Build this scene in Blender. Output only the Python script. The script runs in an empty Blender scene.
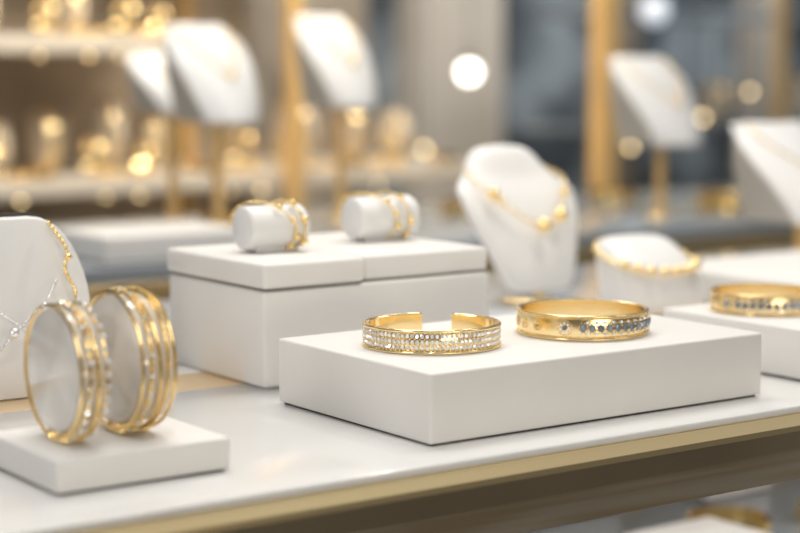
import bpy, bmesh, math, random
from math import sin, cos, pi, radians
from mathutils import Vector, Matrix, Euler
random.seed(4)
C = bpy.context.scene.collection
YAW = radians(-35.6)

# ------------------------------------------------------------------ materials
def mat(name, col, rough=0.5, metal=0.0, bump=0.0, bscale=400, var=0.0, vscale=20, emit=None, estr=0, coat=0.0, trans=0.0, ior=1.45, vlo=0.3, vhi=0.7, col2=None):
    m = bpy.data.materials.new(name); m.use_nodes = True
    nt = m.node_tree; b = nt.nodes['Principled BSDF']
    b.inputs['Base Color'].default_value = (*col, 1)
    b.inputs['Roughness'].default_value = rough
    b.inputs['Metallic'].default_value = metal
    b.inputs['Coat Weight'].default_value = coat
    b.inputs['Coat Roughness'].default_value = 0.1
    b.inputs['Transmission Weight'].default_value = trans
    b.inputs['IOR'].default_value = ior
    if emit:
        b.inputs['Emission Color'].default_value = (*emit, 1)
        b.inputs['Emission Strength'].default_value = estr
    tc = nt.nodes.new('ShaderNodeTexCoord')
    if var > 0:
        n = nt.nodes.new('ShaderNodeTexNoise'); n.inputs['Scale'].default_value = vscale
        n.inputs['Detail'].default_value = 3
        nt.links.new(tc.outputs['Object'], n.inputs['Vector'])
        r = nt.nodes.new('ShaderNodeValToRGB')
        r.color_ramp.elements[0].position = vlo; r.color_ramp.elements[1].position = vhi
        r.color_ramp.elements[0].color = (*[c*(1-var) for c in col], 1)
        r.color_ramp.elements[1].color = (*(col2 or [min(1, c*(1+var)) for c in col]), 1)
        nt.links.new(n.outputs['Fac'], r.inputs['Fac']); nt.links.new(r.outputs['Color'], b.inputs['Base Color'])
    if bump > 0:
        n2 = nt.nodes.new('ShaderNodeTexNoise'); n2.inputs['Scale'].default_value = bscale
        nt.links.new(tc.outputs['Object'], n2.inputs['Vector'])
        bp = nt.nodes.new('ShaderNodeBump'); bp.inputs['Strength'].default_value = bump; bp.inputs['Distance'].default_value = 0.0005
        nt.links.new(n2.outputs['Fac'], bp.inputs['Height']); nt.links.new(bp.outputs['Normal'], b.inputs['Normal'])
    return m

M_white = mat('white_leatherette', (0.79, 0.775, 0.755), 0.48, bump=0.12, bscale=1500, var=0.015, vscale=30)
M_bust = mat('bust_leatherette', (0.81, 0.805, 0.80), 0.38, bump=0.1, bscale=900)
M_disc = mat('glossy_white_disc', (0.78, 0.74, 0.69), 0.06, coat=0.9, var=0.16, vscale=45)
M_bustside = mat('shaded_side_leatherette', (0.46, 0.43, 0.39), 0.5, bump=0.1, bscale=900)  # darker copy of the bust leatherette, paints the shaded side
M_counter = mat('counter_lacquer', (0.735, 0.735, 0.73), 0.13, var=0.01, vscale=8, coat=0.5)
M_gap = mat('dark_shadow_gap', (0.10, 0.09, 0.08), 0.9)
M_seam = mat('grey_seam_shade', (0.24, 0.23, 0.22), 0.8)
M_gold = mat('polished_gold', (1.0, 0.80, 0.44), 0.11, 1.0, bump=0.05, bscale=600)
M_gold2 = mat('satin_gold', (1.0, 0.79, 0.45), 0.20, 1.0, bump=0.08, bscale=1200, var=0.03, vscale=60)
M_goldr = mat('rich_polished_gold', (1.0, 0.75, 0.33), 0.10, 1.0, bump=0.05, bscale=600)
M_trim = mat('brushed_gold_trim', (1.0, 0.76, 0.42), 0.24, 1.0, bump=0.1, bscale=300, var=0.05, vscale=10)
M_post = mat('brushed_gold_post', (0.92, 0.62, 0.27), 0.30, 0.40, bump=0.1, bscale=300, var=0.06, vscale=10)
M_fascia = mat('bronze_glass', (0.43, 0.34, 0.22), 0.06, 0.75, var=0.35, vscale=3, coat=1.0)
M_tan = mat('tan_brass_inlay', (0.70, 0.53, 0.33), 0.35, 0.5, var=0.04, vscale=10)
M_silver = mat('polished_silver', (0.9, 0.9, 0.92), 0.12, 1.0)
M_dia = mat('diamond', (0.96, 0.96, 0.97), 0.05, 0.5, coat=1.0)
M_blue = mat('grey_blue_stone', (0.20, 0.245, 0.30), 0.08, 0.3, coat=1.0)
M_shelf = mat('shelf_lacquer', (0.68, 0.62, 0.54), 0.35)
M_backtop = mat('grey_glass_tabletop', (0.30, 0.33, 0.36), 0.12, var=0.15, vscale=5)
M_dark = mat('dark_trim', (0.06, 0.055, 0.05), 0.5)
M_wallb = mat('beige_wall_panel', (0.42, 0.35, 0.27), 0.5, var=0.40, vscale=7)
M_walld = mat('slate_reflection_panel', (0.24, 0.29, 0.34), 0.25, var=0.60, vscale=5, vlo=0.40, vhi=0.62, col2=(0.42, 0.48, 0.53))  # pale noise patches paint cool glass reflections onto the slate
M_walll = mat('cream_wall_panel', (0.74, 0.67, 0.58), 0.6, var=0.08, vscale=3)
M_holder = mat('cream_holder', (0.70, 0.61, 0.49), 0.45, var=0.08, vscale=8)
M_floor = mat('polished_stone_floor', (0.45, 0.36, 0.24), 0.30, var=0.5, vscale=1.6, vlo=0.42, vhi=0.58, col2=(0.38, 0.42, 0.46))
M_bulb = mat('lamp_glow', (1, 1, 1), 0.4, emit=(1.0, 0.93, 0.82), estr=7)
M_glint = mat('gold_glint_glow', (1, 0.9, 0.7), 0.4, emit=(1.0, 0.72, 0.34), estr=6)  # glow stands in for glints on gold jewellery
M_bulbc = mat('cool_lamp_glow', (1, 1, 1), 0.4, emit=(0.75, 0.85, 1.0), estr=0.7)

# ------------------------------------------------------------------ helpers
def link(o, parent=None, loc=None, rot=None):
    C.objects.link(o)
    if parent is not None: o.parent = parent
    if loc is not None: o.location = loc
    if rot is not None: o.rotation_euler = rot
    return o

def mesh(name, vs, fs, m, parent=None, loc=None, rot=None, smooth=False, bevel=0, seg=3, subsurf=0, auto=False, bang=0.5):
    me = bpy.data.meshes.new(name); me.from_pydata([tuple(v) for v in vs], [], fs); me.update()
    bm = bmesh.new(); bm.from_mesh(me); bmesh.ops.recalc_face_normals(bm, faces=bm.faces)
    if bevel > 0:
        es = [e for e in bm.edges if len(e.link_faces) == 2 and e.calc_face_angle() > bang]
        bmesh.ops.bevel(bm, geom=es, offset=bevel, segments=seg, affect='EDGES', profile=0.5)
    bm.to_mesh(me); bm.free()
    if smooth or bevel > 0:
        for p in me.polygons: p.use_smooth = True
    if bevel > 0 or auto:
        try: me.set_sharp_from_angle(angle=radians(50))
        except Exception: pass
    me.materials.append(m)
    o = bpy.data.objects.new(name, me); link(o, parent, loc, rot)
    if subsurf:
        s = o.modifiers.new('s', 'SUBSURF'); s.levels = subsurf; s.render_levels = subsurf
    return o

def boxv(x0, x1, y0, y1, z0, z1):
    vs = [(x, y, z) for z in (z0, z1) for y in (y0, y1) for x in (x0, x1)]
    fs = [(0, 2, 3, 1), (4, 5, 7, 6), (0, 1, 5, 4), (2, 6, 7, 3), (0, 4, 6, 2), (1, 3, 7, 5)]
    return vs, fs

def box(name, x0, x1, y0, y1, z0, z1, m, parent=None, bevel=0.0, loc=None, seg=3):
    if parent is None and loc is None:
        loc = ((x0+x1)/2, (y0+y1)/2, z0)
        x0, x1, y0, y1, z0, z1 = x0-loc[0], x1-loc[0], y0-loc[1], y1-loc[1], 0, z1-z0
    vs, fs = boxv(x0, x1, y0, y1, z0, z1)
    return mesh(name, vs, fs, m, parent, loc, bevel=bevel, seg=seg)

def empty(name, loc, rotz=0.0):
    o = bpy.data.objects.new(name, None); o.empty_display_size = 0.02
    C.objects.link(o); o.location = loc; o.rotation_euler = (0, 0, rotz)
    return o

def tag(o, label, cat, group=None):
    o['label'] = label; o['category'] = cat
    if group: o['group'] = group
    return o

def lathe(name, prof, m, parent=None, loc=None, seg=40, axis='Z', smooth=True, bevel=0, auto=True):
    vs = []; fs = []
    for r, z in prof:
        for i in range(seg):
            a = 2*pi*i/seg
            p = (r*cos(a), r*sin(a), z)
            if axis == 'X': p = (z, r*cos(a), r*sin(a))
            vs.append(p)
    k = len(prof)
    for j in range(k-1):
        for i in range(seg):
            fs.append((j*seg+i, j*seg+(i+1) % seg, (j+1)*seg+(i+1) % seg, (j+1)*seg+i))
    fs.append(tuple(range(seg))); fs.append(tuple((k-1)*seg+i for i in range(seg)))
    return mesh(name, vs, fs, m, parent, loc, smooth=smooth, auto=auto)

def roll_prof(r, L, e):
    return [(r-e, 0), (r-e*0.3, e*0.3), (r, e), (r, L-e), (r-e*0.3, L-e*0.3), (r-e, L)]

def tube(name, pts, r, m, parent=None, loc=None, closed=False, seg=8):
    pts = [Vector(p) for p in pts]; n = len(pts); vs = []; fs = []
    for i, p in enumerate(pts):
        a = pts[(i-1) % n] if (closed or i > 0) else pts[i]
        b = pts[(i+1) % n] if (closed or i < n-1) else pts[i]
        t = (b-a).normalized()
        ref = Vector((0, 0, 1)) if abs(t.z) < 0.95 else Vector((1, 0, 0))
        u = t.cross(ref).normalized(); w = u.cross(t)
        for k in range(seg):
            an = 2*pi*k/seg; vs.append(p+u*cos(an)*r+w*sin(an)*r)
    for i in range(n if closed else n-1):
        j = (i+1) % n
        for k in range(seg):
            fs.append((i*seg+k, i*seg+(k+1) % seg, j*seg+(k+1) % seg, j*seg+k))
    if not closed:
        fs.append(tuple(range(seg))); fs.append(tuple((n-1)*seg+k for k in range(seg)))
    return mesh(name, vs, fs, m, parent, loc, smooth=True)

def beads(name, pts, r, m, parent=None, loc=None, sub=1, smooth=True, rr=None):
    bm = bmesh.new()
    for i, p in enumerate(pts):
        q = r if rr is None else rr[i % len(rr)]
        bmesh.ops.create_icosphere(bm, subdivisions=sub, radius=q, matrix=Matrix.Translation(Vector(p)))
    me = bpy.data.meshes.new(name); bm.to_mesh(me); bm.free()
    for pl in me.polygons: pl.use_smooth = smooth
    me.materials.append(m)
    o = bpy.data.objects.new(name, me); return link(o, parent, loc)

def gems(name, items, m, parent, sides=8, tl=0.2, off=None):
    vs = []; fs = []
    for p, nrm, ra, rb in items:
        p = Vector(p); nrm = Vector(nrm).normalized()
        ref = Vector((0, 0, 1)) if abs(nrm.z) < 0.9 else Vector((1, 0, 0))
        t = ref.cross(nrm).normalized(); up = nrm.cross(t)
        b0 = len(vs); of = random.random() if off is None else off
        tilt = (random.random()-.5)*tl; tilt2 = (random.random()-.5)*tl
        for lev, (f, h) in enumerate([(1, -0.3), (1, 0.15), (0.58, 0.55)]):
            for k in range(sides):
                a = 2*pi*(k+of)/sides
                d = t*cos(a)*ra*f+up*sin(a)*rb*f
                hh = h + (tilt*cos(a)+tilt2*sin(a) if lev == 2 else 0)
                vs.append(p+d+nrm*hh*rb)
        for lev in range(2):
            for k in range(sides):
                fs.append((b0+lev*sides+k, b0+lev*sides+(k+1) % sides, b0+(lev+1)*sides+(k+1) % sides, b0+(lev+1)*sides+k))
        fs.append(tuple(b0+2*sides+k for k in range(sides)))
        fs.append(tuple(b0+k for k in reversed(range(sides))))
    return mesh(name, vs, fs, m, parent)

def oval(a, b, t0, t1, n, closed=False):
    out = []
    N = n if closed else n-1
    for i in range(n):
        t = t0+(t1-t0)*i/N
        p = Vector((a*cos(t), b*sin(t), 0)); nr = Vector((cos(t)/a, sin(t)/b, 0)).normalized()
        out.append((p, nr))
    return out

def band(name, path, prof, m, parent, closed=True, loc=None):
    vs = []; fs = []; k = len(prof); n = len(path)
    for p, nr in path:
        for a, z in prof: vs.append(p+nr*a+Vector((0, 0, z)))
    for i in range(n if closed else n-1):
        j = (i+1) % n
        for q in range(k):
            fs.append((i*k+q, i*k+(q+1) % k, j*k+(q+1) % k, j*k+q))
    if not closed:
        fs.append(tuple(range(k))); fs.append(tuple((n-1)*k+q for q in range(k)))
    return mesh(name, vs, fs, m, parent, loc, smooth=True, auto=True)

def arcpts(a, b, t0, t1, pitch):
    N = 2000; acc = 0; out = []; last = None; nxt = 0
    for i in range(N+1):
        t = t0+(t1-t0)*i/N
        p = Vector((a*cos(t), b*sin(t), 0))
        if last is not None: acc += (p-last).length
        last = p
        if acc >= nxt:
            out.append((p, Vector((cos(t)/a, sin(t)/b, 0)).normalized(), t)); nxt += pitch
    return out

# ------------------------------------------------------------------ room
def struct(o): o['kind'] = 'structure'; return o
struct(box('floor', -2.5, 5.5, -2.5, 3.5, -0.95, -0.90, M_floor))
struct(box('wall_back', -2.5, 5.5, 3.5, 3.6, -0.95, 2.0, M_walld))
struct(box('wall_left', -2.6, -2.5, -2.5, 3.6, -0.95, 2.0, M_wallb))
struct(box('wall_right', 5.5, 5.6, -2.5, 3.6, -0.95, 2.0, M_walld))
struct(box('trim_1', 0.4, 2.38, 3.46, 3.5, -0.90, 2.0, M_wallb))
struct(box('trim_2', 2.50, 2.76, 3.42, 3.5, -0.90, 2.0, M_walll))
struct(box('trim_3', 3.16, 3.19, 3.40, 3.5, -0.90, 2.0, M_wallb))
struct(box('trim_4', 3.66, 3.70, 3.40, 3.5, -0.90, 2.0, M_walll))

# ------------------------------------------------------------------ main counter
cnt = empty('display_counter', (0.55, 0.85, -0.90))
tag(cnt, 'white lacquered display counter with brushed gold edge and lower shelf', 'counter')
def cbox(name, x0, x1, y0, y1, z0, z1, m, bevel=0.0):
    return box(name, x0-0.55, x1-0.55, y0-0.85, y1-0.85, z0+0.90, z1+0.90, m, parent=cnt, bevel=bevel)
X0, X1 = -0.6, 1.75
cbox('tabletop', X0, X1, 0.588, 0.800, -0.004, 0.0, M_counter, 0.0012)
cbox('inlay_strip', X0, X1, 0.800, 0.846, -0.004, -0.0003, M_tan)
cbox('tabletop', X0, X1, 0.846, 1.12, -0.004, 0.0, M_counter, 0.001)
prof = [(0.5885, -0.004), (0.5835, -0.0088), (0.5833, -0.0115), (0.60, -0.0115), (0.60, -0.004)]
vs = []
for xx in (X0, X1): vs += [(xx-0.55, y-0.85, z+0.90) for y, z in prof]
n = len(prof)
mesh('edge_trim', vs, [tuple(range(n)), tuple(range(2*n-1, n-1, -1))]+[(i, (i+1) % n, n+(i+1) % n, n+i) for i in range(n)], M_trim, cnt)
cbox('rail', X0, X1, 0.60, 1.118, -0.0115, -0.0042, M_trim)
cbox('fascia', X0+0.003, X1-0.003, 0.590, 1.114, -0.038, -0.0116, M_fascia, 0.0006)
cbox('lower_shelf', X0+0.01, X1-0.01, 0.60, 1.11, -0.18, -0.16, M_backtop, 0.001)
for (lx, ly) in ((X0+0.02, 0.62), (X1-0.02, 0.62), (X0+0.02, 1.09), (X1-0.02, 1.09)):
    cbox('leg', lx-0.012, lx+0.012, ly-0.012, ly+0.012, -0.90, -0.038, M_trim)

# ------------------------------------------------------------------ blocks
def block(x0, x1, y0, y1, z0, h, label, bevel=0.0014):
    cx, cy = (x0+x1)/2, (y0+y1)/2
    e = empty('display_block', (cx, cy, z0))
    w, d = (x1-x0)/2, (y1-y0)/2
    box('shadow_gap', -w+0.0022, w-0.0022, -d+0.0022, d-0.0022, 0, 0.001, M_gap, parent=e)  # dark inset strip, paints the line of shade under the block
    box('block_body', -w, w, -d, d, 0.001, h, M_white, parent=e, bevel=bevel)
    return tag(e, label, 'display block')
block(0.4570, 0.6660, 0.6155, 0.742, 0, 0.0328, 'wide low white block carrying two gold bracelets')
block(0.285, 0.3630, 0.627, 0.695, 0, 0.0145, 'small flat white block carrying two bangle holders')
block(0.7134, 0.93, 0.600, 0.737, 0, 0.028, 'white block carrying a floral gold bangle')
block(0.90, 1.10, 0.80, 0.95, 0, 0.022, 'low white block behind the floral bangle')

b = box('display_box', 0.4715, 0.6200, 0.779, 0.882, 0, 0.0510, M_white, bevel=0.0020)
tag(b, 'tall white display box supporting two shallow boxes', 'display box')
g = 'shallow white boxes on the tall box'
for (a0, a1, y0, y1, z1, lab) in ((0.4705, 0.5338, 0.7775, 0.883, 0.0652, 'shallow white box carrying a bracelet roll, nearer one'), (0.5360, 0.6205, 0.7815, 0.905, 0.0652, 'shallow white box carrying a bracelet roll, beside its twin')):
    t = empty('shallow_box', ((a0+a1)/2, (y0+y1)/2, 0.0510))
    w, d = (a1-a0)/2, (y1-y0)/2
    box('seam_shade_base', -w+0.0013, w-0.0013, -d+0.0013, d-0.0013, 0, 0.0010, M_seam, parent=t)  # inset strip coloured grey for the shade in the seam
    box('lid', -w, w, -d, d, 0.0010, z1-0.0510, M_white, parent=t, bevel=0.0022)
    tag(t, lab, 'display box', g)

# ------------------------------------------------------------------ diamond cuff
cuff = empty('cuff_bracelet', (0.5052, 0.6795, 0.0329), YAW)
tag(cuff, 'open gold cuff bracelet with rows of small diamonds on white block', 'bracelet')
A, B, H = 0.0316, 0.0290, 0.0117
rp = lambda t, h: [(0, 0.0002), (-t, 0.0006), (-t, h-0.0006), (0, h-0.0002), (t*0.3, h*0.85), (t*0.3, h*0.15)]
path = oval(A, B, radians(98), radians(98+332), 140)
band('band', path, rp(0.0014, H), M_gold, cuff, closed=False)
for z in (0.0008, H-0.0008):
    tube('rim', [p+n*0.0010+Vector((0, 0, z)) for p, n in oval(A, B, radians(98), radians(98+332), 150)], 0.00085, M_gold, cuff)
it = []; gb = []
PT = 0.00235
for i, (p, n, t) in enumerate(arcpts(A+0.0006, B+0.0006, radians(178), radians(362), PT)):
    for r in range(3):
        it.append((p+n*0.0002+Vector((0, 0, 0.0031+r*0.00275)), n, 0.00098, 0.00115))
for i, (p, n, t) in enumerate(arcpts(A+0.0006, B+0.0006, radians(180.2), radians(361), PT)):
    for r in range(4):
        gb.append(p+n*0.0007+Vector((0, 0, 0.00175+r*0.00275)))
gems('diamond_pave', it, M_dia, cuff, tl=0.4)
beads('prong_setting', gb, 0.00052, M_gold, cuff, sub=1)

# ------------------------------------------------------------------ floral bangle
def floral_bangle(loc, rotz, r=1.0, label='', t0=265, flowers=(186, 204, 222, 249)):
    e = empty('bangle_bracelet', loc, rotz)
    tag(e, label, 'bracelet', 'floral gold bangles')
    A, B, H = 0.0323*r, 0.0315*r, 0.0128*r
    band('band', oval(A, B, 0, 2*pi, 140, True), rp(0.0013, H), M_gold2, e)
    for z in (0.0008, H-0.0008):
        tube('rim', [p+n*0.0004+Vector((0, 0, z)) for p, n in oval(A, B, 0, 2*pi, 120, True)], 0.0007, M_gold, e, closed=True)
    blue = []; dia = []; gd = []
    for i, (p, n, t) in enumerate(arcpts(A+0.0005, B+0.0005, radians(t0), radians(368), 0.0044)):
        tt = Vector((0, 0, 1)).cross(n)
        blue.append((p+n*0.0004+Vector((0, 0, H/2)), n, 0.0016, 0.0020))
        for k in range(8):
            an = 2*pi*(k+.5)/8
            gd.append(p+n*0.0005+tt*cos(an)*0.0021+Vector((0, 0, H/2+sin(an)*0.0027)))
        for sg in (1, -1):
            dia.append((p+n*0.0004+tt*0.0022+Vector((0, 0, H/2+sg*0.0028)), n, 0.0008, 0.0008))
    for deg in flowers:
        t = radians(deg); p = Vector(((A+.0005)*cos(t), (B+.0005)*sin(t), 0)); n = Vector((cos(t)/A, sin(t)/B, 0)).normalized()
        tt = Vector((0, 0, 1)).cross(n)
        last = deg == flowers[-1]; big = 1.35 if last else 0.8
        blue.append((p+n*0.0004+Vector((0, 0, H/2)), n, 0.0013 if last else 0.0005, 0.0013 if last else 0.0005))
        for k in range(18):
            an = 2*pi*k/18
            gd.append(p+n*0.0003+tt*cos(an)*0.0027*big+Vector((0, 0, H/2+sin(an)*0.0027*big)))
        if last:
            for k in range(8):
                an = 2*pi*k/8
                dia.append((p+n*0.0003+tt*cos(an)*0.0024+Vector((0, 0, H/2+sin(an)*0.0024)), n, 0.0006, 0.0006))
    for p, n, t in arcpts(A+.0006, B+.0006, radians(182), radians(372), 0.0011):
        gd.append(p+n*0.0003+Vector((0, 0, 0.0018)))
        gd.append(p+n*0.0003+Vector((0, 0, H-0.0018)))
    gems('blue_stone', blue, M_blue, e)
    gems('diamond_pave', dia, M_dia, e)
    beads('beaded_ornament', gd, 0.00042, M_gold, e)
    return e
floral_bangle((0.5926, 0.6695, 0.0329), YAW, 1.0, 'closed gold bangle with grey-blue stones and flowers on white block')
floral_bangle((0.754, 0.696, 0.0282), YAW, 0.93, 'closed gold floral bangle on the further white block', 230, (186, 204, 216))

# ------------------------------------------------------------------ bangle holders with bangles
def holder(x, y, z, r, L, gname):
    e = empty('bangle_holder', (x+L/2, y, z))
    lathe('holder_disc', roll_prof(r, L, 0.0020), M_disc, e, (-L/2, 0, 0.0025+r+0.0016), seg=64, axis='X')
    box('foot', -L/2+0.001, L/2-0.001, -0.006, 0.006, 0, 0.0024, M_gold2, parent=e, bevel=0.0005)
    return tag(e, gname, 'bangle holder', 'round white bangle holders')
R1, R2 = 0.0256, 0.0270
holder(0.2980, 0.658, 0.0146, R1, 0.0125, 'round white upright holder wearing crystal and gold bangles')
holder(0.3260, 0.662, 0.0146, R2, 0.0160, 'round white upright holder wearing plain gold bangles')
def ringx(name, x, y, zc, r, w, th, m, label, gems_on=False, group='bangles on the round holders', tilt=0.0, bumpy=False, pitch=0.0030, seg=96):
    e = empty(name, (x, y, zc))
    prof = [(0, -w/2), (th*0.7, -w*0.4), (th, 0), (th*0.7, w*0.4), (0, w/2)]
    band('band', oval(r, r, 0, 2*pi, seg, True), prof, m, e)
    if gems_on:
        it = []
        for p, n, t in arcpts(r, r, 0, 2*pi, pitch):
            q = 0.0008+0.0006*random.random()
            it.append((p+n*th, n, q, q))
        gems('crystal', it, M_dia, e, 6, tl=1.0)
    if bumpy:
        beads('beaded_ornament', [p+n*th*0.9 for p, n, t in arcpts(r, r, 0.03, 2*pi, 0.0026)], 0.0009, m, e, rr=[0.0009, 0.0006, 0.0008])
    R = Euler((0, radians(90)+tilt, 0)).to_matrix().to_4x4()
    for ch in e.children: ch.data.transform(R); ch.data.update()
    return tag(e, label, 'bangle', group)
zc1 = 0.0146+0.0025+R1+0.0016; zc2 = 0.0146+0.0025+R2+0.0016
for i, (dx, m, gg, bp, tl) in enumerate([(0.0007, M_goldr, False, False, 0), (0.0044, M_goldr, True, False, 0.04), (0.0080, M_goldr, False, True, -0.03), (0.0115, M_goldr, True, False, 0.03)]):
    ringx('bangle', 0.2980+dx, 0.658, zc1-0.0006, R1+0.0013, 0.0014, 0.0011, m,
          'thin gold bangle studded with crystals' if gg else ('thin beaded gold bangle' if bp else 'thin plain gold bangle'), gg, tilt=tl, bumpy=bp, pitch=0.0050)
for i, (dx, w, bp, tl) in enumerate([(0.0007, 0.0013, False, 0), (0.0046, 0.0013, True, 0.035), (0.0086, 0.0013, False, -0.035), (0.0120, 0.0013, True, 0.02), (0.0153, 0.0016, False, 0.0)]):
    ringx('bangle', 0.3260+dx, 0.662, zc2-0.0006, R2+0.0013, w, 0.0012, M_goldr, 'beaded gold bangle on a round holder' if bp else 'plain polished gold bangle on a round holder', gems_on=(i == 1), pitch=0.008, tilt=tl, bumpy=bp)

# ------------------------------------------------------------------ bracelet rolls with chain bracelets
def roll(x, y, z, r, L, label):
    e = empty('bracelet_roll', (x, y, z))
    lathe('roll_body', [(r*0.86, 0), (r*0.94, 0.0005), (r*0.985, 0.0014), (r, 0.0030), (r, L-0.0030), (r*0.985, L-0.0014), (r*0.94, L-0.0005), (r*0.86, L)], M_bust, e, (-L/2, 0, r+0.0010), seg=56, axis='X', auto=False)
    box('foot', -L/2+0.006, L/2-0.006, -r*0.5, r*0.5, 0, 0.0026, M_bust, parent=e, bevel=0.0008)
    return tag(e, label, 'bracelet roll', 'white bracelet rolls')
def chain_loop(x, y, z, r, slant, br, label, big=None, ph=0.6):
    e = empty('chain_bracelet', (x, y, z))
    pts = []; n = int(2*pi*r/(br*2.3))
    for i in range(n):
        a = 2*pi*i/n
        pts.append((slant*sin(a+ph), r*cos(a), r*sin(a)))
    tube('chain', pts, br*0.45, M_goldr, e, closed=True, seg=6)
    beads('chain_link', pts, br, M_goldr, e, sub=2, rr=[br, br*0.7, br*0.7])
    if big:
        for (ang, s) in big:
            a = radians(ang)
            beads('charm', [(slant*sin(a+ph), (r+br)*cos(a), (r+br)*sin(a))], s, M_goldr, e, sub=2)
    return tag(e, label, 'bracelet', 'chain bracelets on rolls')
zr = 0.0654
roll(0.5085, 0.832, zr, 0.0122, 0.037, 'small white roll wearing gold chains on the nearer shallow box')
chain_loop(0.504, 0.832, zr+0.0138, 0.0137, -0.013, 0.0009, 'gold chain bracelet slanted around a roll', [(200, 0.0020), (230, .0018), (130, .0018), (165, .0016)], 1.2)
chain_loop(0.5175, 0.832, zr+0.0138, 0.0137, -0.005, 0.0010, 'gold chain bracelet around the nearer roll end', [(215, 0.0022), (165, 0.0020), (120, .0020)], 1.2)
roll(0.5930, 0.848, zr, 0.0124, 0.041, 'small white roll wearing gold chains on the further shallow box')
chain_loop(0.584, 0.848, zr+0.0140, 0.0139, -0.012, 0.0009, 'gold chain bracelet on the further roll', [(200, 0.002), (140, 0.0018), (170, .0016)], 1.2)
chain_loop(0.599, 0.848, zr+0.0140, 0.0139, -0.006, 0.0009, 'gold bead bracelet on the further roll', [(190, 0.0020), (225, 0.0020), (130, 0.0018)], 1.2)

# ------------------------------------------------------------------ loft forms
def loft(name, levels, m, parent, n=28, ex=2.6, subsurf=1, smooth=True):
    vs = []; fs = []
    for (z, hw, yf, yb) in levels:
        cy = (yf+yb)/2; hy = (yb-yf)/2
        for k in range(n):
            a = 2*pi*k/n; c, s = cos(a), sin(a)
            x = hw*math.copysign(abs(c)**(2/ex), c); y = cy+hy*math.copysign(abs(s)**(2/ex), s)
            vs.append((x, y, z))
    L = len(levels)
    for j in range(L-1):
        for k in range(n):
            fs.append((j*n+k, j*n+(k+1) % n, (j+1)*n+(k+1) % n, (j+1)*n+k))
    fs.append(tuple(range(n))); fs.append(tuple((L-1)*n+k for k in range(n)))
    return mesh(name, vs, fs, m, parent, smooth=smooth, subsurf=subsurf)

cu = empty('bracelet_cushion', (0.833, 0.877, 0.0))
tag(cu, 'curved sloped white bracelet cushion wearing large gold beads', 'bracelet cushion')
loft('cushion_body', [(0.0005, 0.0345, -0.036, 0.020), (0.004, 0.0360, -0.037, 0.021), (0.014, 0.0360, -0.034, 0.022), (0.026, 0.0352, -0.028, 0.024),
                      (0.037, 0.0335, -0.018, 0.026), (0.045, 0.0310, -0.006, 0.027), (0.0495, 0.027, 0.002, 0.025), (0.0515, 0.017, 0.008, 0.022)], M_bust, cu, ex=2.7)
bb = empty('chain_bracelet', (0.833, 0.877, 0.0))
pts = []
for i in range(64):
    a = 2*pi*i/64; s_ = sin(a); yy = 0.0290*s_+0.001
    c_ = cos(a)
    pts.append((0.0358*math.copysign(abs(c_)**0.8, c_), yy, 0.0385+yy*0.30))
tube('chain', pts, 0.0009, M_goldr, bb, closed=True, seg=6)
beads('chain_link', pts, 0.0014, M_goldr, bb, sub=2, rr=[0.0016, 0.0011])
beads('charm', [Vector(pts[i])+Vector((0, -0.0018, 0.001)) for i in (37, 40, 43, 46, 48, 50, 52, 54, 57)], 0.0036, M_gold, bb, sub=2)
tag(bb, 'gold bracelet of bright round beads around the sloped cushion', 'bracelet', 'chain bracelets on rolls')

bust = empty('necklace_bust', (0.800, 0.978, 0.0))
tag(bust, 'white necklace bust with wide sloped shoulders and low rounded neck', 'necklace bust')
loft('bust_body', [(0.010, 0.026, -0.036, -0.022), (0.013, 0.029, -0.038, -0.020), (0.032, 0.038, -0.033, -0.014), (0.052, 0.0460, -0.025, -0.006),
                   (0.066, 0.0505, -0.018, 0.000), (0.0755, 0.0525, -0.012, 0.005), (0.0815, 0.0515, -0.007, 0.009), (0.0860, 0.0455, -0.003, 0.013),
                   (0.0905, 0.0385, 0.000, 0.018), (0.0970, 0.0335, 0.003, 0.024), (0.1045, 0.0285, 0.007, 0.026), (0.1105, 0.018, 0.012, 0.023)], M_bust, bust, ex=2.25)
lathe('stand_pole', [(0.003, 0.0025), (0.003, 0.012)], M_gold2, bust, (0, -0.028, 0), seg=20)
lathe('stand_base', [(0.020, 0), (0.020, 0.002), (0.019, 0.0026)], M_gold2, bust, (0, -0.016, 0), seg=40)

def vchain(name_loc, pts, br, label, charms, m=M_goldr, rotz=0, group='necklaces on display forms', sub=1):
    e = empty('necklace', name_loc, rotz)
    P = [Vector(p) for p in pts]; out = []
    for i in range(len(P)-1):
        p0 = P[max(i-1, 0)]; p1 = P[i]; p2 = P[i+1]; p3 = P[min(i+2, len(P)-1)]
        for k in range(10):
            t = k/10
            out.append(0.5*((2*p1)+(p2-p0)*t+(2*p0-5*p1+4*p2-p3)*t*t+(-p0+3*p1-3*p2+p3)*t**3))
    out.append(P[-1])
    ev = [out[0].copy()]; acc = 0; step = br*2.2
    for i in range(1, len(out)):
        a = out[i-1].copy(); seg = (out[i]-a).length
        while acc+seg >= step:
            f = (step-acc)/seg; a = a.lerp(out[i], f); ev.append(a.copy())
            seg = (out[i]-a).length; acc = 0
        acc += seg
    tube('chain', out, br*0.5, m, e, seg=6)
    beads('chain_link', ev, br, m, e, sub=sub)
    for (p, s) in charms: beads('charm', [p], s, m, e, sub=2)
    return tag(e, label, 'necklace', group)
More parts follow.
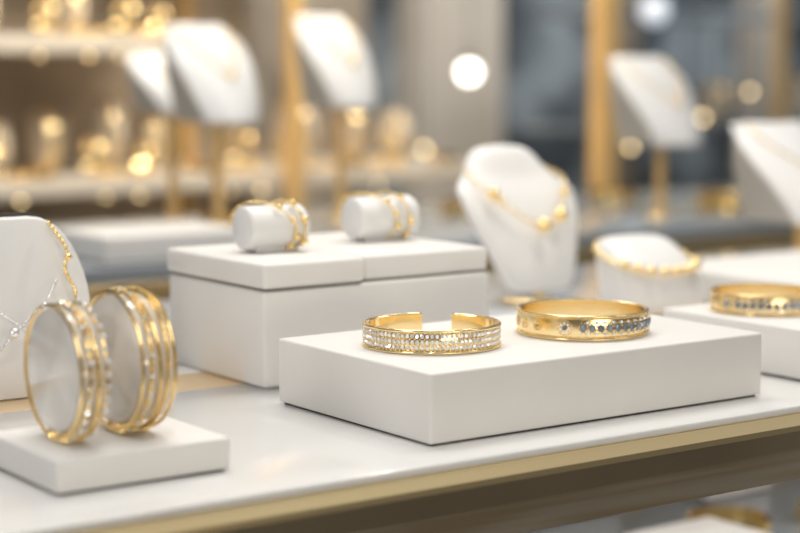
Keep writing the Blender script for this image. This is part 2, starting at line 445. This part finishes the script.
vchain((0.800, 0.978, 0), [(-0.036, 0.010, 0.0935), (-0.0400, -0.004, 0.0880), (-0.033, -0.0155, 0.077), (-0.014, -0.0270, 0.062), (0.006, -0.0302, 0.0540), (0.021, -0.0260, 0.065), (0.037, -0.0115, 0.0855), (0.036, 0.010, 0.0935)],
       0.0012, 'fine gold chain necklace with round charms on the white bust',
       [((-0.0325, -0.0175, 0.078), 0.0044), ((-0.0285, -0.0205, 0.0735), 0.0025), ((0.001, -0.0320, 0.0555), 0.0052), ((0.019, -0.0290, 0.062), 0.0052), ((0.031, -0.0185, 0.077), 0.0036)])

# ------------------------------------------------------------------ pole stands
def prof_f(s): return -0.040+0.074*s**1.4
def half_w(W, s):
    pts = [(0, .34), (.3, .43), (.55, .50), (.74, .51), (.86, .46), (.94, .41), (1, .39)]
    for (a, b), (c, d) in zip(pts, pts[1:]):
        if s <= c:
            u = (s-a)/(c-a); return W*(b+(d-b)*u)
    return W*.39
def pole_stand(x, y, zb, H, W, label, rotz=0.0):
    e = empty('necklace_stand', (x, y, 0), rotz)
    NS, NT = 22, 13; th = 0.005
    vs = []; fs = []
    for side in (0, 1):
        for i in range(NS):
            s = i/(NS-1)
            for j in range(NT):
                t = -1+2*j/(NT-1)
                hw = half_w(W, s)
                z = zb+H*s-(0.006*H/0.1)*(abs(t)**5)*(s**10)-(0.004*H/0.1)*(1-t*t)*(s**8)
                yy = prof_f(s)+0.018*t*t+side*th
                vs.append((hw*t, yy, z))
    o1 = NS*NT
    for i in range(NS-1):
        for j in range(NT-1):
            a = i*NT+j
            fs.append((a, a+1, a+NT+1, a+NT)); fs.append((o1+a, o1+a+NT, o1+a+NT+1, o1+a+1))
    bd = [j for j in range(NT)]+[i*NT+NT-1 for i in range(1, NS)]+[(NS-1)*NT+j for j in range(NT-2, -1, -1)]+[i*NT for i in range(NS-2, 0, -1)]
    for k in range(len(bd)):
        a, b_ = bd[k], bd[(k+1) % len(bd)]
        fs.append((a, o1+a, o1+b_, b_))
    mesh('display_board', vs, fs, M_bust, e, bevel=0.0012, seg=3, bang=0.9)
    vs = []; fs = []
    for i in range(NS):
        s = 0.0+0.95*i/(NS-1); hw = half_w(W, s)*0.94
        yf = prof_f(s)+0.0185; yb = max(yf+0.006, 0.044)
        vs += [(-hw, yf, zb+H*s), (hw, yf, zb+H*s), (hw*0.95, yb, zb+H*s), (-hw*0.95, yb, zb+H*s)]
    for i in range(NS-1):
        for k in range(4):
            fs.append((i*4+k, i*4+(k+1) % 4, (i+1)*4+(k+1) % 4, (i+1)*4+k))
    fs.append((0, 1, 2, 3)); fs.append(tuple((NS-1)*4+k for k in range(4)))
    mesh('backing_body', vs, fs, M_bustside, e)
    lathe('stand_pole', [(0.0056, 0.004), (0.0056, zb+0.001)], M_post, e, (0, 0.008, 0), seg=20)
    lathe('stand_base', [(0.018, 0), (0.018, 0.002), (0.017, 0.003)], M_gold2, e, (0, 0.008, 0), seg=40)
    return tag(e, label, 'necklace stand', 'white necklace stands on gold poles')
def stand_neck(x, y, zb, H, W, label):
    pts = []
    for (tt, s) in ((-0.80, 0.95), (-0.68, 0.8), (-0.35, 0.6), (0, 0.47), (0.35, 0.6), (0.68, 0.8), (0.80, 0.95)):
        pts.append((tt*half_w(W, s), prof_f(s)+0.018*tt*tt-0.0014, zb+H*s-(0.004*H/0.1)*(1-tt*tt)*s**8))
    vchain((x, y, 0), pts, 0.0013, label, [((0, prof_f(0.45)-0.003, zb+H*0.45), 0.0038)])
stands = [(0.862, 1.50, 0.112, 0.098, 0.084, 'white slanted necklace stand on a gold pole on the back table'),
          (1.072, 1.60, 0.122, 0.102, 0.078, 'tall white necklace stand on a gold pole beside a gold post'),
          (1.376, 1.42, 0.080, 0.100, 0.096, 'white slanted necklace stand near the thick gold post'),
          (1.190, 1.05, 0.032, 0.088, 0.110, 'wide white slanted necklace stand on a short gold pole'),
          (0.880, 1.625, 0.118, 0.064, 0.074, 'smaller white necklace stand partly behind another stand')]
for s in stands:
    pole_stand(*s[:5], s[5]); stand_neck(*s[:5], 'fine gold necklace draped on a white slanted stand')

# ------------------------------------------------------------------ pendant board at the side
ps = empty('pendant_stand', (0.353, 0.832, 0.0), 0)
tag(ps, 'white upright pendant display board with rounded shoulders and dark backing', 'pendant stand')
def board(name, w, h, rx, ry, y0, y1, m, bev):
    out = [(-w*0.93, 0), (w*0.93, 0), (w, h*0.35)]
    for k in range(11):
        a = (pi/2)*k/10; out.append((w-rx+rx*cos(a), h-ry+ry*sin(a)))
    for k in range(11):
        a = pi/2+(pi/2)*k/10; out.append((-w+rx+rx*cos(a), h-ry+ry*sin(a)))
    out.append((-w, h*0.35))
    n = len(out)
    tilt = lambda z: z*0.12
    vs = [(x, y0+tilt(z), z) for x, z in out]+[(x, y1+tilt(z), z) for x, z in out]
    fs = [tuple(range(n)), tuple(range(2*n-1, n-1, -1))]+[(i, (i+1) % n, n+(i+1) % n, n+i) for i in range(n)]
    return mesh(name, vs, fs, m, ps, bevel=bev, seg=2)
board('board', 0.048, 0.0905, 0.030, 0.052, -0.004, 0.004, M_bust, 0.0015)
board('backing', 0.0485, 0.0922, 0.0305, 0.0525, 0.0042, 0.006, M_dark, 0)
box('easel_foot', -0.012, 0.012, 0.006, 0.035, 0, 0.003, M_dark, parent=ps)
LP = (0.353, 0.832, 0)
vchain(LP, [(0.026, -0.0030, 0.058), (0.018, -0.006, 0.048), (0.004, -0.007, 0.036), (-0.012, -0.008, 0.022)], 0.0010, 'silver crystal necklace crossing on the white board', [((0.018, -0.0065, 0.046), 0.0022), ((0.001, -0.0075, 0.034), 0.0028)], M_silver)
vchain(LP, [(-0.020, -0.002, 0.055), (-0.002, -0.006, 0.042), (0.014, -0.007, 0.030), (0.026, -0.008, 0.018)], 0.0010, 'second silver crystal necklace on the white board', [((0.010, -0.0075, 0.034), 0.0024)], M_silver)
vchain(LP, [(0.026, 0.004, 0.0870), (0.033, -0.001, 0.074), (0.031, -0.003, 0.064), (0.036, -0.004, 0.052), (0.033, -0.006, 0.040)], 0.0013, 'gold chain hanging over the rounded shoulder of the board', [((0.033, -0.003, 0.070), 0.0019)], M_goldr)

# ------------------------------------------------------------------ back table
bt = empty('back_table', (0.9, 1.53, -0.90))
tag(bt, 'grey glass-topped display table with gold edge carrying necklace stands', 'table')
for (nm, x0, x1, y0, y1, z0, z1, m) in (('tabletop', -1.3, 1.3, -0.2, 0.2, 0.885, 0.90, M_backtop), ('edge_trim', -1.302, 1.302, -0.202, 0.202, 0.865, 0.885, M_trim)):
    box(nm, x0, x1, y0, y1, z0, z1, m, parent=bt, bevel=0.001)
for lx in (-1.25, 1.25):
    for ly in (-0.17, 0.17): box('leg', lx-0.012, lx+0.012, ly-0.012, ly+0.012, 0, 0.865, M_trim, parent=bt)
block(0.66, 0.80, 1.345, 1.45, 0.0, 0.024, 'low white block at the front of the back table')

# ------------------------------------------------------------------ shelving unit
sh = empty('shelving_unit', (1.0, 2.25, -0.90))
tag(sh, 'beige shelving unit with gold posts holding jewellery', 'shelving')
for (x0, x1, z) in ((-0.9, 0.66, 0.02), (-0.9, 0.20, 0.205), (-0.9, 0.66, -0.20), (-0.9, 0.66, 0.42)):
    box('shelf', x0, x1, -0.13, 0.15, z+0.90-0.022, z+0.90, M_shelf, parent=sh, bevel=0.001)
for px in (-0.88, 0.325):
    for py in (-0.145, 0.165): box('post', px-0.010, px+0.010, py-0.010, py+0.010, 0, 2.4, M_post, parent=sh)
box('back_panel', -0.9, 0.45, 0.18, 0.19, 0.5, 2.4, M_wallb, parent=sh)
p = box('gold_post', 1.743, 1.772, 1.93, 1.959, -0.90, 2.0, M_post)
tag(p, 'square brushed gold post rising from floor', 'post')

def far_item(x, y, z, r, L, n=2):
    e = empty('bangle_holder', (x, y, z))
    lathe('holder_disc', roll_prof(r, L, 0.003), M_holder, e, (-L/2, 0, r+0.0060), seg=40, axis='X')
    box('foot', -L/2+0.003, L/2-0.003, -r*0.3, r*0.3, 0, 0.0075, M_holder, parent=e)
    tag(e, 'round cream holder with gold bangles on a shelf', 'bangle holder', 'round holders on the back shelf')
    for k in range(n):
        ringx('bangle', x-L/2+0.003+k*0.011, y, z+r+0.0060, r+0.0008, 0.006, 0.0035, M_gold, 'gold bangle around a round cream holder', group='bangles on the back shelf', seg=48)
for (x, y, r, n) in ((0.80, 2.22, 0.036, 2), (0.87, 2.22, 0.026, 1), (1.000, 2.22, 0.040, 2), (1.090, 2.22, 0.048, 1), (1.155, 2.22, 0.036, 2), (0.930, 2.22, 0.034, 1), (1.40, 2.22, 0.044, 1), (1.49, 2.22, 0.040, 2), (1.575, 2.22, 0.036, 1)):
    far_item(x, y, 0.02, r, 0.022, n)
for (x, y, r) in ((0.92, 2.22, 0.026), (1.045, 2.22, 0.030)):
    far_item(x, y, 0.205, r, 0.018, 1)
def loose(x, y, z, r, lab='gold bangle lying flat on the back table', grp='loose bangles on the back table'):
    e = empty('bangle', (x, y, z))
    band('band', oval(r, r, 0, 2*pi, 64, True), [(0, 0), (0.003, 0.001), (0.003, 0.011), (0, 0.012)], M_goldr, e)
    return tag(e, lab, 'bangle', grp)
for (x, y) in ((0.76, 1.51), (0.68, 1.50), (0.93, 1.60), (1.16, 1.66), (1.24, 1.60), (1.50, 1.45), (1.60, 1.55), (1.75, 1.50), (1.82, 1.62), (1.50, 1.64)):
    loose(x, y, 0.0002, 0.028)
for (x, y, z, r) in ((0.96, 2.145, 0.0202, 0.018), (1.21, 2.155, 0.0202, 0.024), (1.45, 2.145, 0.0202, 0.018), (1.62, 2.15, 0.0202, 0.018)):
    loose(x, y, z, r, 'gold bangle lying flat on a back shelf', 'loose bangles on the shelves')
for (x, y, z, r) in ((0.90, 2.16, 0.02, 0.020), (1.045, 2.16, 0.02, 0.022), (1.12, 2.155, 0.02, 0.018), (1.28, 2.17, 0.02, 0.026), (1.345, 2.17, 0.02, 0.018), (1.53, 2.16, 0.02, 0.02), (0.985, 2.17, 0.205, 0.020), (1.10, 2.17, 0.205, 0.022), (1.15, 2.17, 0.205, 0.018), (0.90, 2.17, 0.205, 0.016)):
    ringx('bangle', x, y, z+r+0.0042, r, 0.012, 0.004, M_gold, 'gold bangle standing upright on a back shelf', group='upright bangles on the shelves', seg=48)
def strand(x, y, z, w, br, grp):
    pts = [(w*(i/6-.5), 0.012*sin(i*1.9), br) for i in range(7)]
    vchain((x, y, z), pts, br, 'strand of round gold beads lying on a shelf', [], group=grp, sub=2)
for (x, y, z, w) in ((0.94, 2.135, 0.02, 0.05), (1.08, 2.135, 0.02, 0.07), (1.25, 2.135, 0.02, 0.06), (1.38, 2.135, 0.02, 0.05), (1.50, 2.135, 0.02, 0.06), (1.03, 2.135, 0.205, 0.05), (1.13, 2.135, 0.205, 0.05)):
    strand(x, y, z, w, 0.0045, 'bead strands on the shelves')

# ------------------------------------------------------------------ far cabinet on the dark side
fc = empty('display_cabinet', (3.3, 3.1, -0.90))
tag(fc, 'slate display cabinet with slim posts and slate shelves', 'cabinet')
for z in (0.72, 0.90+0.03, 1.19):
    box('shelf', -0.62, 0.9, -0.12, 0.15, z-0.015, z, M_walld, parent=fc)
for px in (-0.62, -0.05, 0.42, 0.9): box('post', px-0.012, px+0.012, -0.14, -0.12, 0, 2.2, M_post if px < 0 else M_walld, parent=fc)
for (x, r) in ((2.80, 0.04), (2.95, 0.055), (3.12, 0.045), (3.42, 0.055), (3.56, 0.04), (3.70, 0.05)):
    far_item(x, 3.06, 0.0302, r, 0.03, 2)

# ------------------------------------------------------------------ lamps and added glint bulbs
def lamp(x, y, z, r, m, label):
    e = empty('spot_lamp', (x, y, z))
    beads('bulb', [(0, 0, 0)], r, m, e, sub=3)
    lathe('socket', [(r*0.6, r*0.85), (r*0.6, r*1.8)], M_dark, e, seg=16)
    tube('cord', [(0, 0, r*1.8), (0, 0, 1.9-z)], 0.0012, M_dark, e)
    return tag(e, label, 'lamp', 'hanging lamps')
lamp(2.328, 3.0, 0.152, 0.020, M_bulb, 'round bright white hanging lamp')
lamp(2.72, 2.85, 0.285, 0.030, M_bulbc, 'round dim cool hanging lamp')
for (x, y, z, r) in ((1.60, 2.75, 0.178, .005), (2.28, 2.3, 0.105, .0055), (2.31, 2.32, 0.085, .004), (2.10, 2.85, 0.0, .006), (2.44, 2.3, 0.118, .0045), (2.62, 2.6, 0.06, .006), (2.05, 2.2, 0.03, .0045)):
    lamp(x, y, z, r, M_glint, 'small round warm bulb hung as a stand-in gold glint')  # bulbs added in place of blurred glints on gold
def puck(x, y, z, r=0.0034):
    e = empty('glint_bulb', (x, y, z))  # bulb added under the shelf to stand for a gold glint
    lathe('housing', [(r*1.3, -0.003), (r*1.3, 0)], M_trim, e, seg=20)
    beads('bulb', [(0, 0, -0.004)], r, M_glint, e, sub=2)
    tag(e, 'small warm bulb under a shelf edge, added as gold glint', 'lamp', 'added glint bulbs')
for (x, r) in ((0.875, .0034), (0.96, .0025), (1.03, .003), (1.075, .0022), (1.15, .0034)): puck(x, 2.135, 0.183, r)
for (x, r) in ((0.93, .0034), (1.05, .0026), (1.10, .003), (1.24, .0022), (1.29, .0034), (1.42, .0022), (1.49, .003)): puck(x, 2.135, -0.002, r)

# ------------------------------------------------------------------ lower shelf goods
for (x0, x1, y0, y1, h, lab) in ((0.62, 0.70, 0.70, 0.78, 0.02, 'white tray block on the lower shelf'), (0.78, 0.86, 0.78, 0.84, 0.022, 'white tray block on the lower shelf'), (0.96, 1.01, 0.74, 0.78, 0.022, 'small white block on the lower shelf'), (1.05, 1.11, 0.74, 0.79, 0.03, 'small white block on the lower shelf'), (0.80, 0.88, 0.95, 1.03, 0.04, 'taller white block on the lower shelf'), (0.95, 1.02, 0.93, 1.0, 0.03, 'small white block on the lower shelf'), (1.12, 1.22, 0.9, 1.00, 0.03, 'white tray block on the lower shelf')):
    block(x0, x1, y0, y1, -0.16, h, lab)
for (x, y, z, r) in ((0.66, 0.74, -0.1398, .026), (0.84, 0.99, -0.1198, .026), (0.985, 0.965, -0.1298, .024), (0.90, 0.86, -0.1598, .026), (1.17, 0.95, -0.1298, .026), (0.90, 0.72, -0.1598, .02), (0.985, 0.84, -0.1598, .022), (1.06, 0.88, -0.1598, .024)):
    loose(x, y, z, r, 'gold bangle displayed below the counter', 'bangles below the counter')
for (x, y, w) in ((0.86, 0.70, 0.05), (0.93, 0.79, 0.06), (1.02, 0.81, 0.05), (1.08, 0.83, .05)):
    strand(x, y, -0.16, w, 0.0035, 'bead strands below the counter')

# ------------------------------------------------------------------ lights
def area(name, loc, target, sx, sy, power, col):
    l = bpy.data.lights.new(name, 'AREA'); l.shape = 'RECTANGLE'; l.size = sx; l.size_y = sy; l.energy = power; l.color = col
    o = bpy.data.objects.new(name, l); C.objects.link(o); o.location = loc
    o.rotation_euler = (Vector(target)-Vector(loc)).to_track_quat('-Z', 'Y').to_euler()
    return o
area('ceiling_light', (0.7, 1.20, 1.5), (0.6, 0.85, 0), 1.0, 0.40, 16, (1.0, 0.96, 0.90))
area('gold_contrast_light', (-1.2, 0.25, 0.9), (0.5, 0.8, 0), 0.5, 0.8, 7.5, (1.0, 0.98, 0.96))  # unseen side light, added for contrast in the gold
area('strip_light', (1.3, -0.2, 0.8), (0.6, 0.8, 0), 0.12, 0.9, 1.1, (1.0, 0.92, 0.80))
area('spot_light', (0.2, 0.3, 0.9), (0.4, 0.70, 0), 0.03, 0.03, 1.8, (1.0, 0.92, 0.80))
area('spot_light', (1.0, 0.8, 0.9), (0.7, 0.85, 0), 0.03, 0.03, 2.0, (1.0, 0.92, 0.80))
area('floor_fill_light', (0.4, -0.5, 0.0), (0.7, 0.0, -0.9), 0.6, 0.3, 5, (1.0, 0.88, 0.68))  # unseen fill, added so the fascia reflects a lit floor
area('back_light', (1.6, 2.6, 1.5), (1.5, 3.3, 0), 1.6, 0.4, 17, (1.0, 0.95, 0.88))
area('back_light', (3.4, 2.6, 1.2), (3.2, 3.45, 0.1), 1.2, 0.3, 8, (0.92, 0.96, 1.0))
area('shelf_wash_light', (1.2, 1.85, 0.75), (1.2, 2.25, 0.05), 1.2, 0.08, 6, (1.0, 0.87, 0.68))
area('shelf_glint_light', (0.9, 1.75, 0.6), (1.1, 2.2, 0.05), 0.05, 0.05, 1.5, (1.0, 0.88, 0.66))  # unseen pair of small lights, added for bright specks on gold beads
area('shelf_glint_light', (1.5, 1.75, 0.6), (1.4, 2.2, 0.05), 0.05, 0.05, 1.5, (1.0, 0.88, 0.66))
area('under_counter_fill', (0.9, 0.80, -0.042), (0.9, 0.80, -0.2), 1.2, 0.03, 0.7, (1.0, 0.95, 0.9))  # unseen fill, added to brighten the goods on the lower shelf

w = bpy.data.worlds.new('World'); bpy.context.scene.world = w; w.use_nodes = True
nt = w.node_tree; bg = nt.nodes['Background']
tc = nt.nodes.new('ShaderNodeTexCoord'); sp = nt.nodes.new('ShaderNodeSeparateXYZ'); rp2 = nt.nodes.new('ShaderNodeValToRGB')
nt.links.new(tc.outputs['Generated'], sp.inputs[0])
mr = nt.nodes.new('ShaderNodeMapRange'); mr.inputs['From Min'].default_value = -1; mr.inputs['From Max'].default_value = 1
nt.links.new(sp.outputs['Z'], mr.inputs['Value']); nt.links.new(mr.outputs[0], rp2.inputs['Fac'])
cr = rp2.color_ramp
cr.elements[0].position = 0.3; cr.elements[0].color = (0.08, 0.075, 0.07, 1)
cr.elements[1].position = 0.9; cr.elements[1].color = (0.67, 0.68, 0.69, 1)
e = cr.elements.new(0.5); e.color = (0.20, 0.195, 0.185, 1)
e = cr.elements.new(0.62); e.color = (0.62, 0.62, 0.62, 1)
nt.links.new(rp2.outputs['Color'], bg.inputs['Color']); bg.inputs['Strength'].default_value = 0.60

# ------------------------------------------------------------------ camera
cam = bpy.data.cameras.new('camera'); co = bpy.data.objects.new('camera', cam); C.objects.link(co)
co.location = (0, 0, 0.167); co.rotation_euler = (radians(90-6.47), 0, YAW)
cam.lens = 80; cam.sensor_width = 36; cam.clip_start = 0.02
cam.dof.use_dof = True; cam.dof.focus_distance = 0.84; cam.dof.aperture_fstop = 5.0
bpy.context.scene.camera = co
bpy.context.scene.view_settings.view_transform = 'Standard'
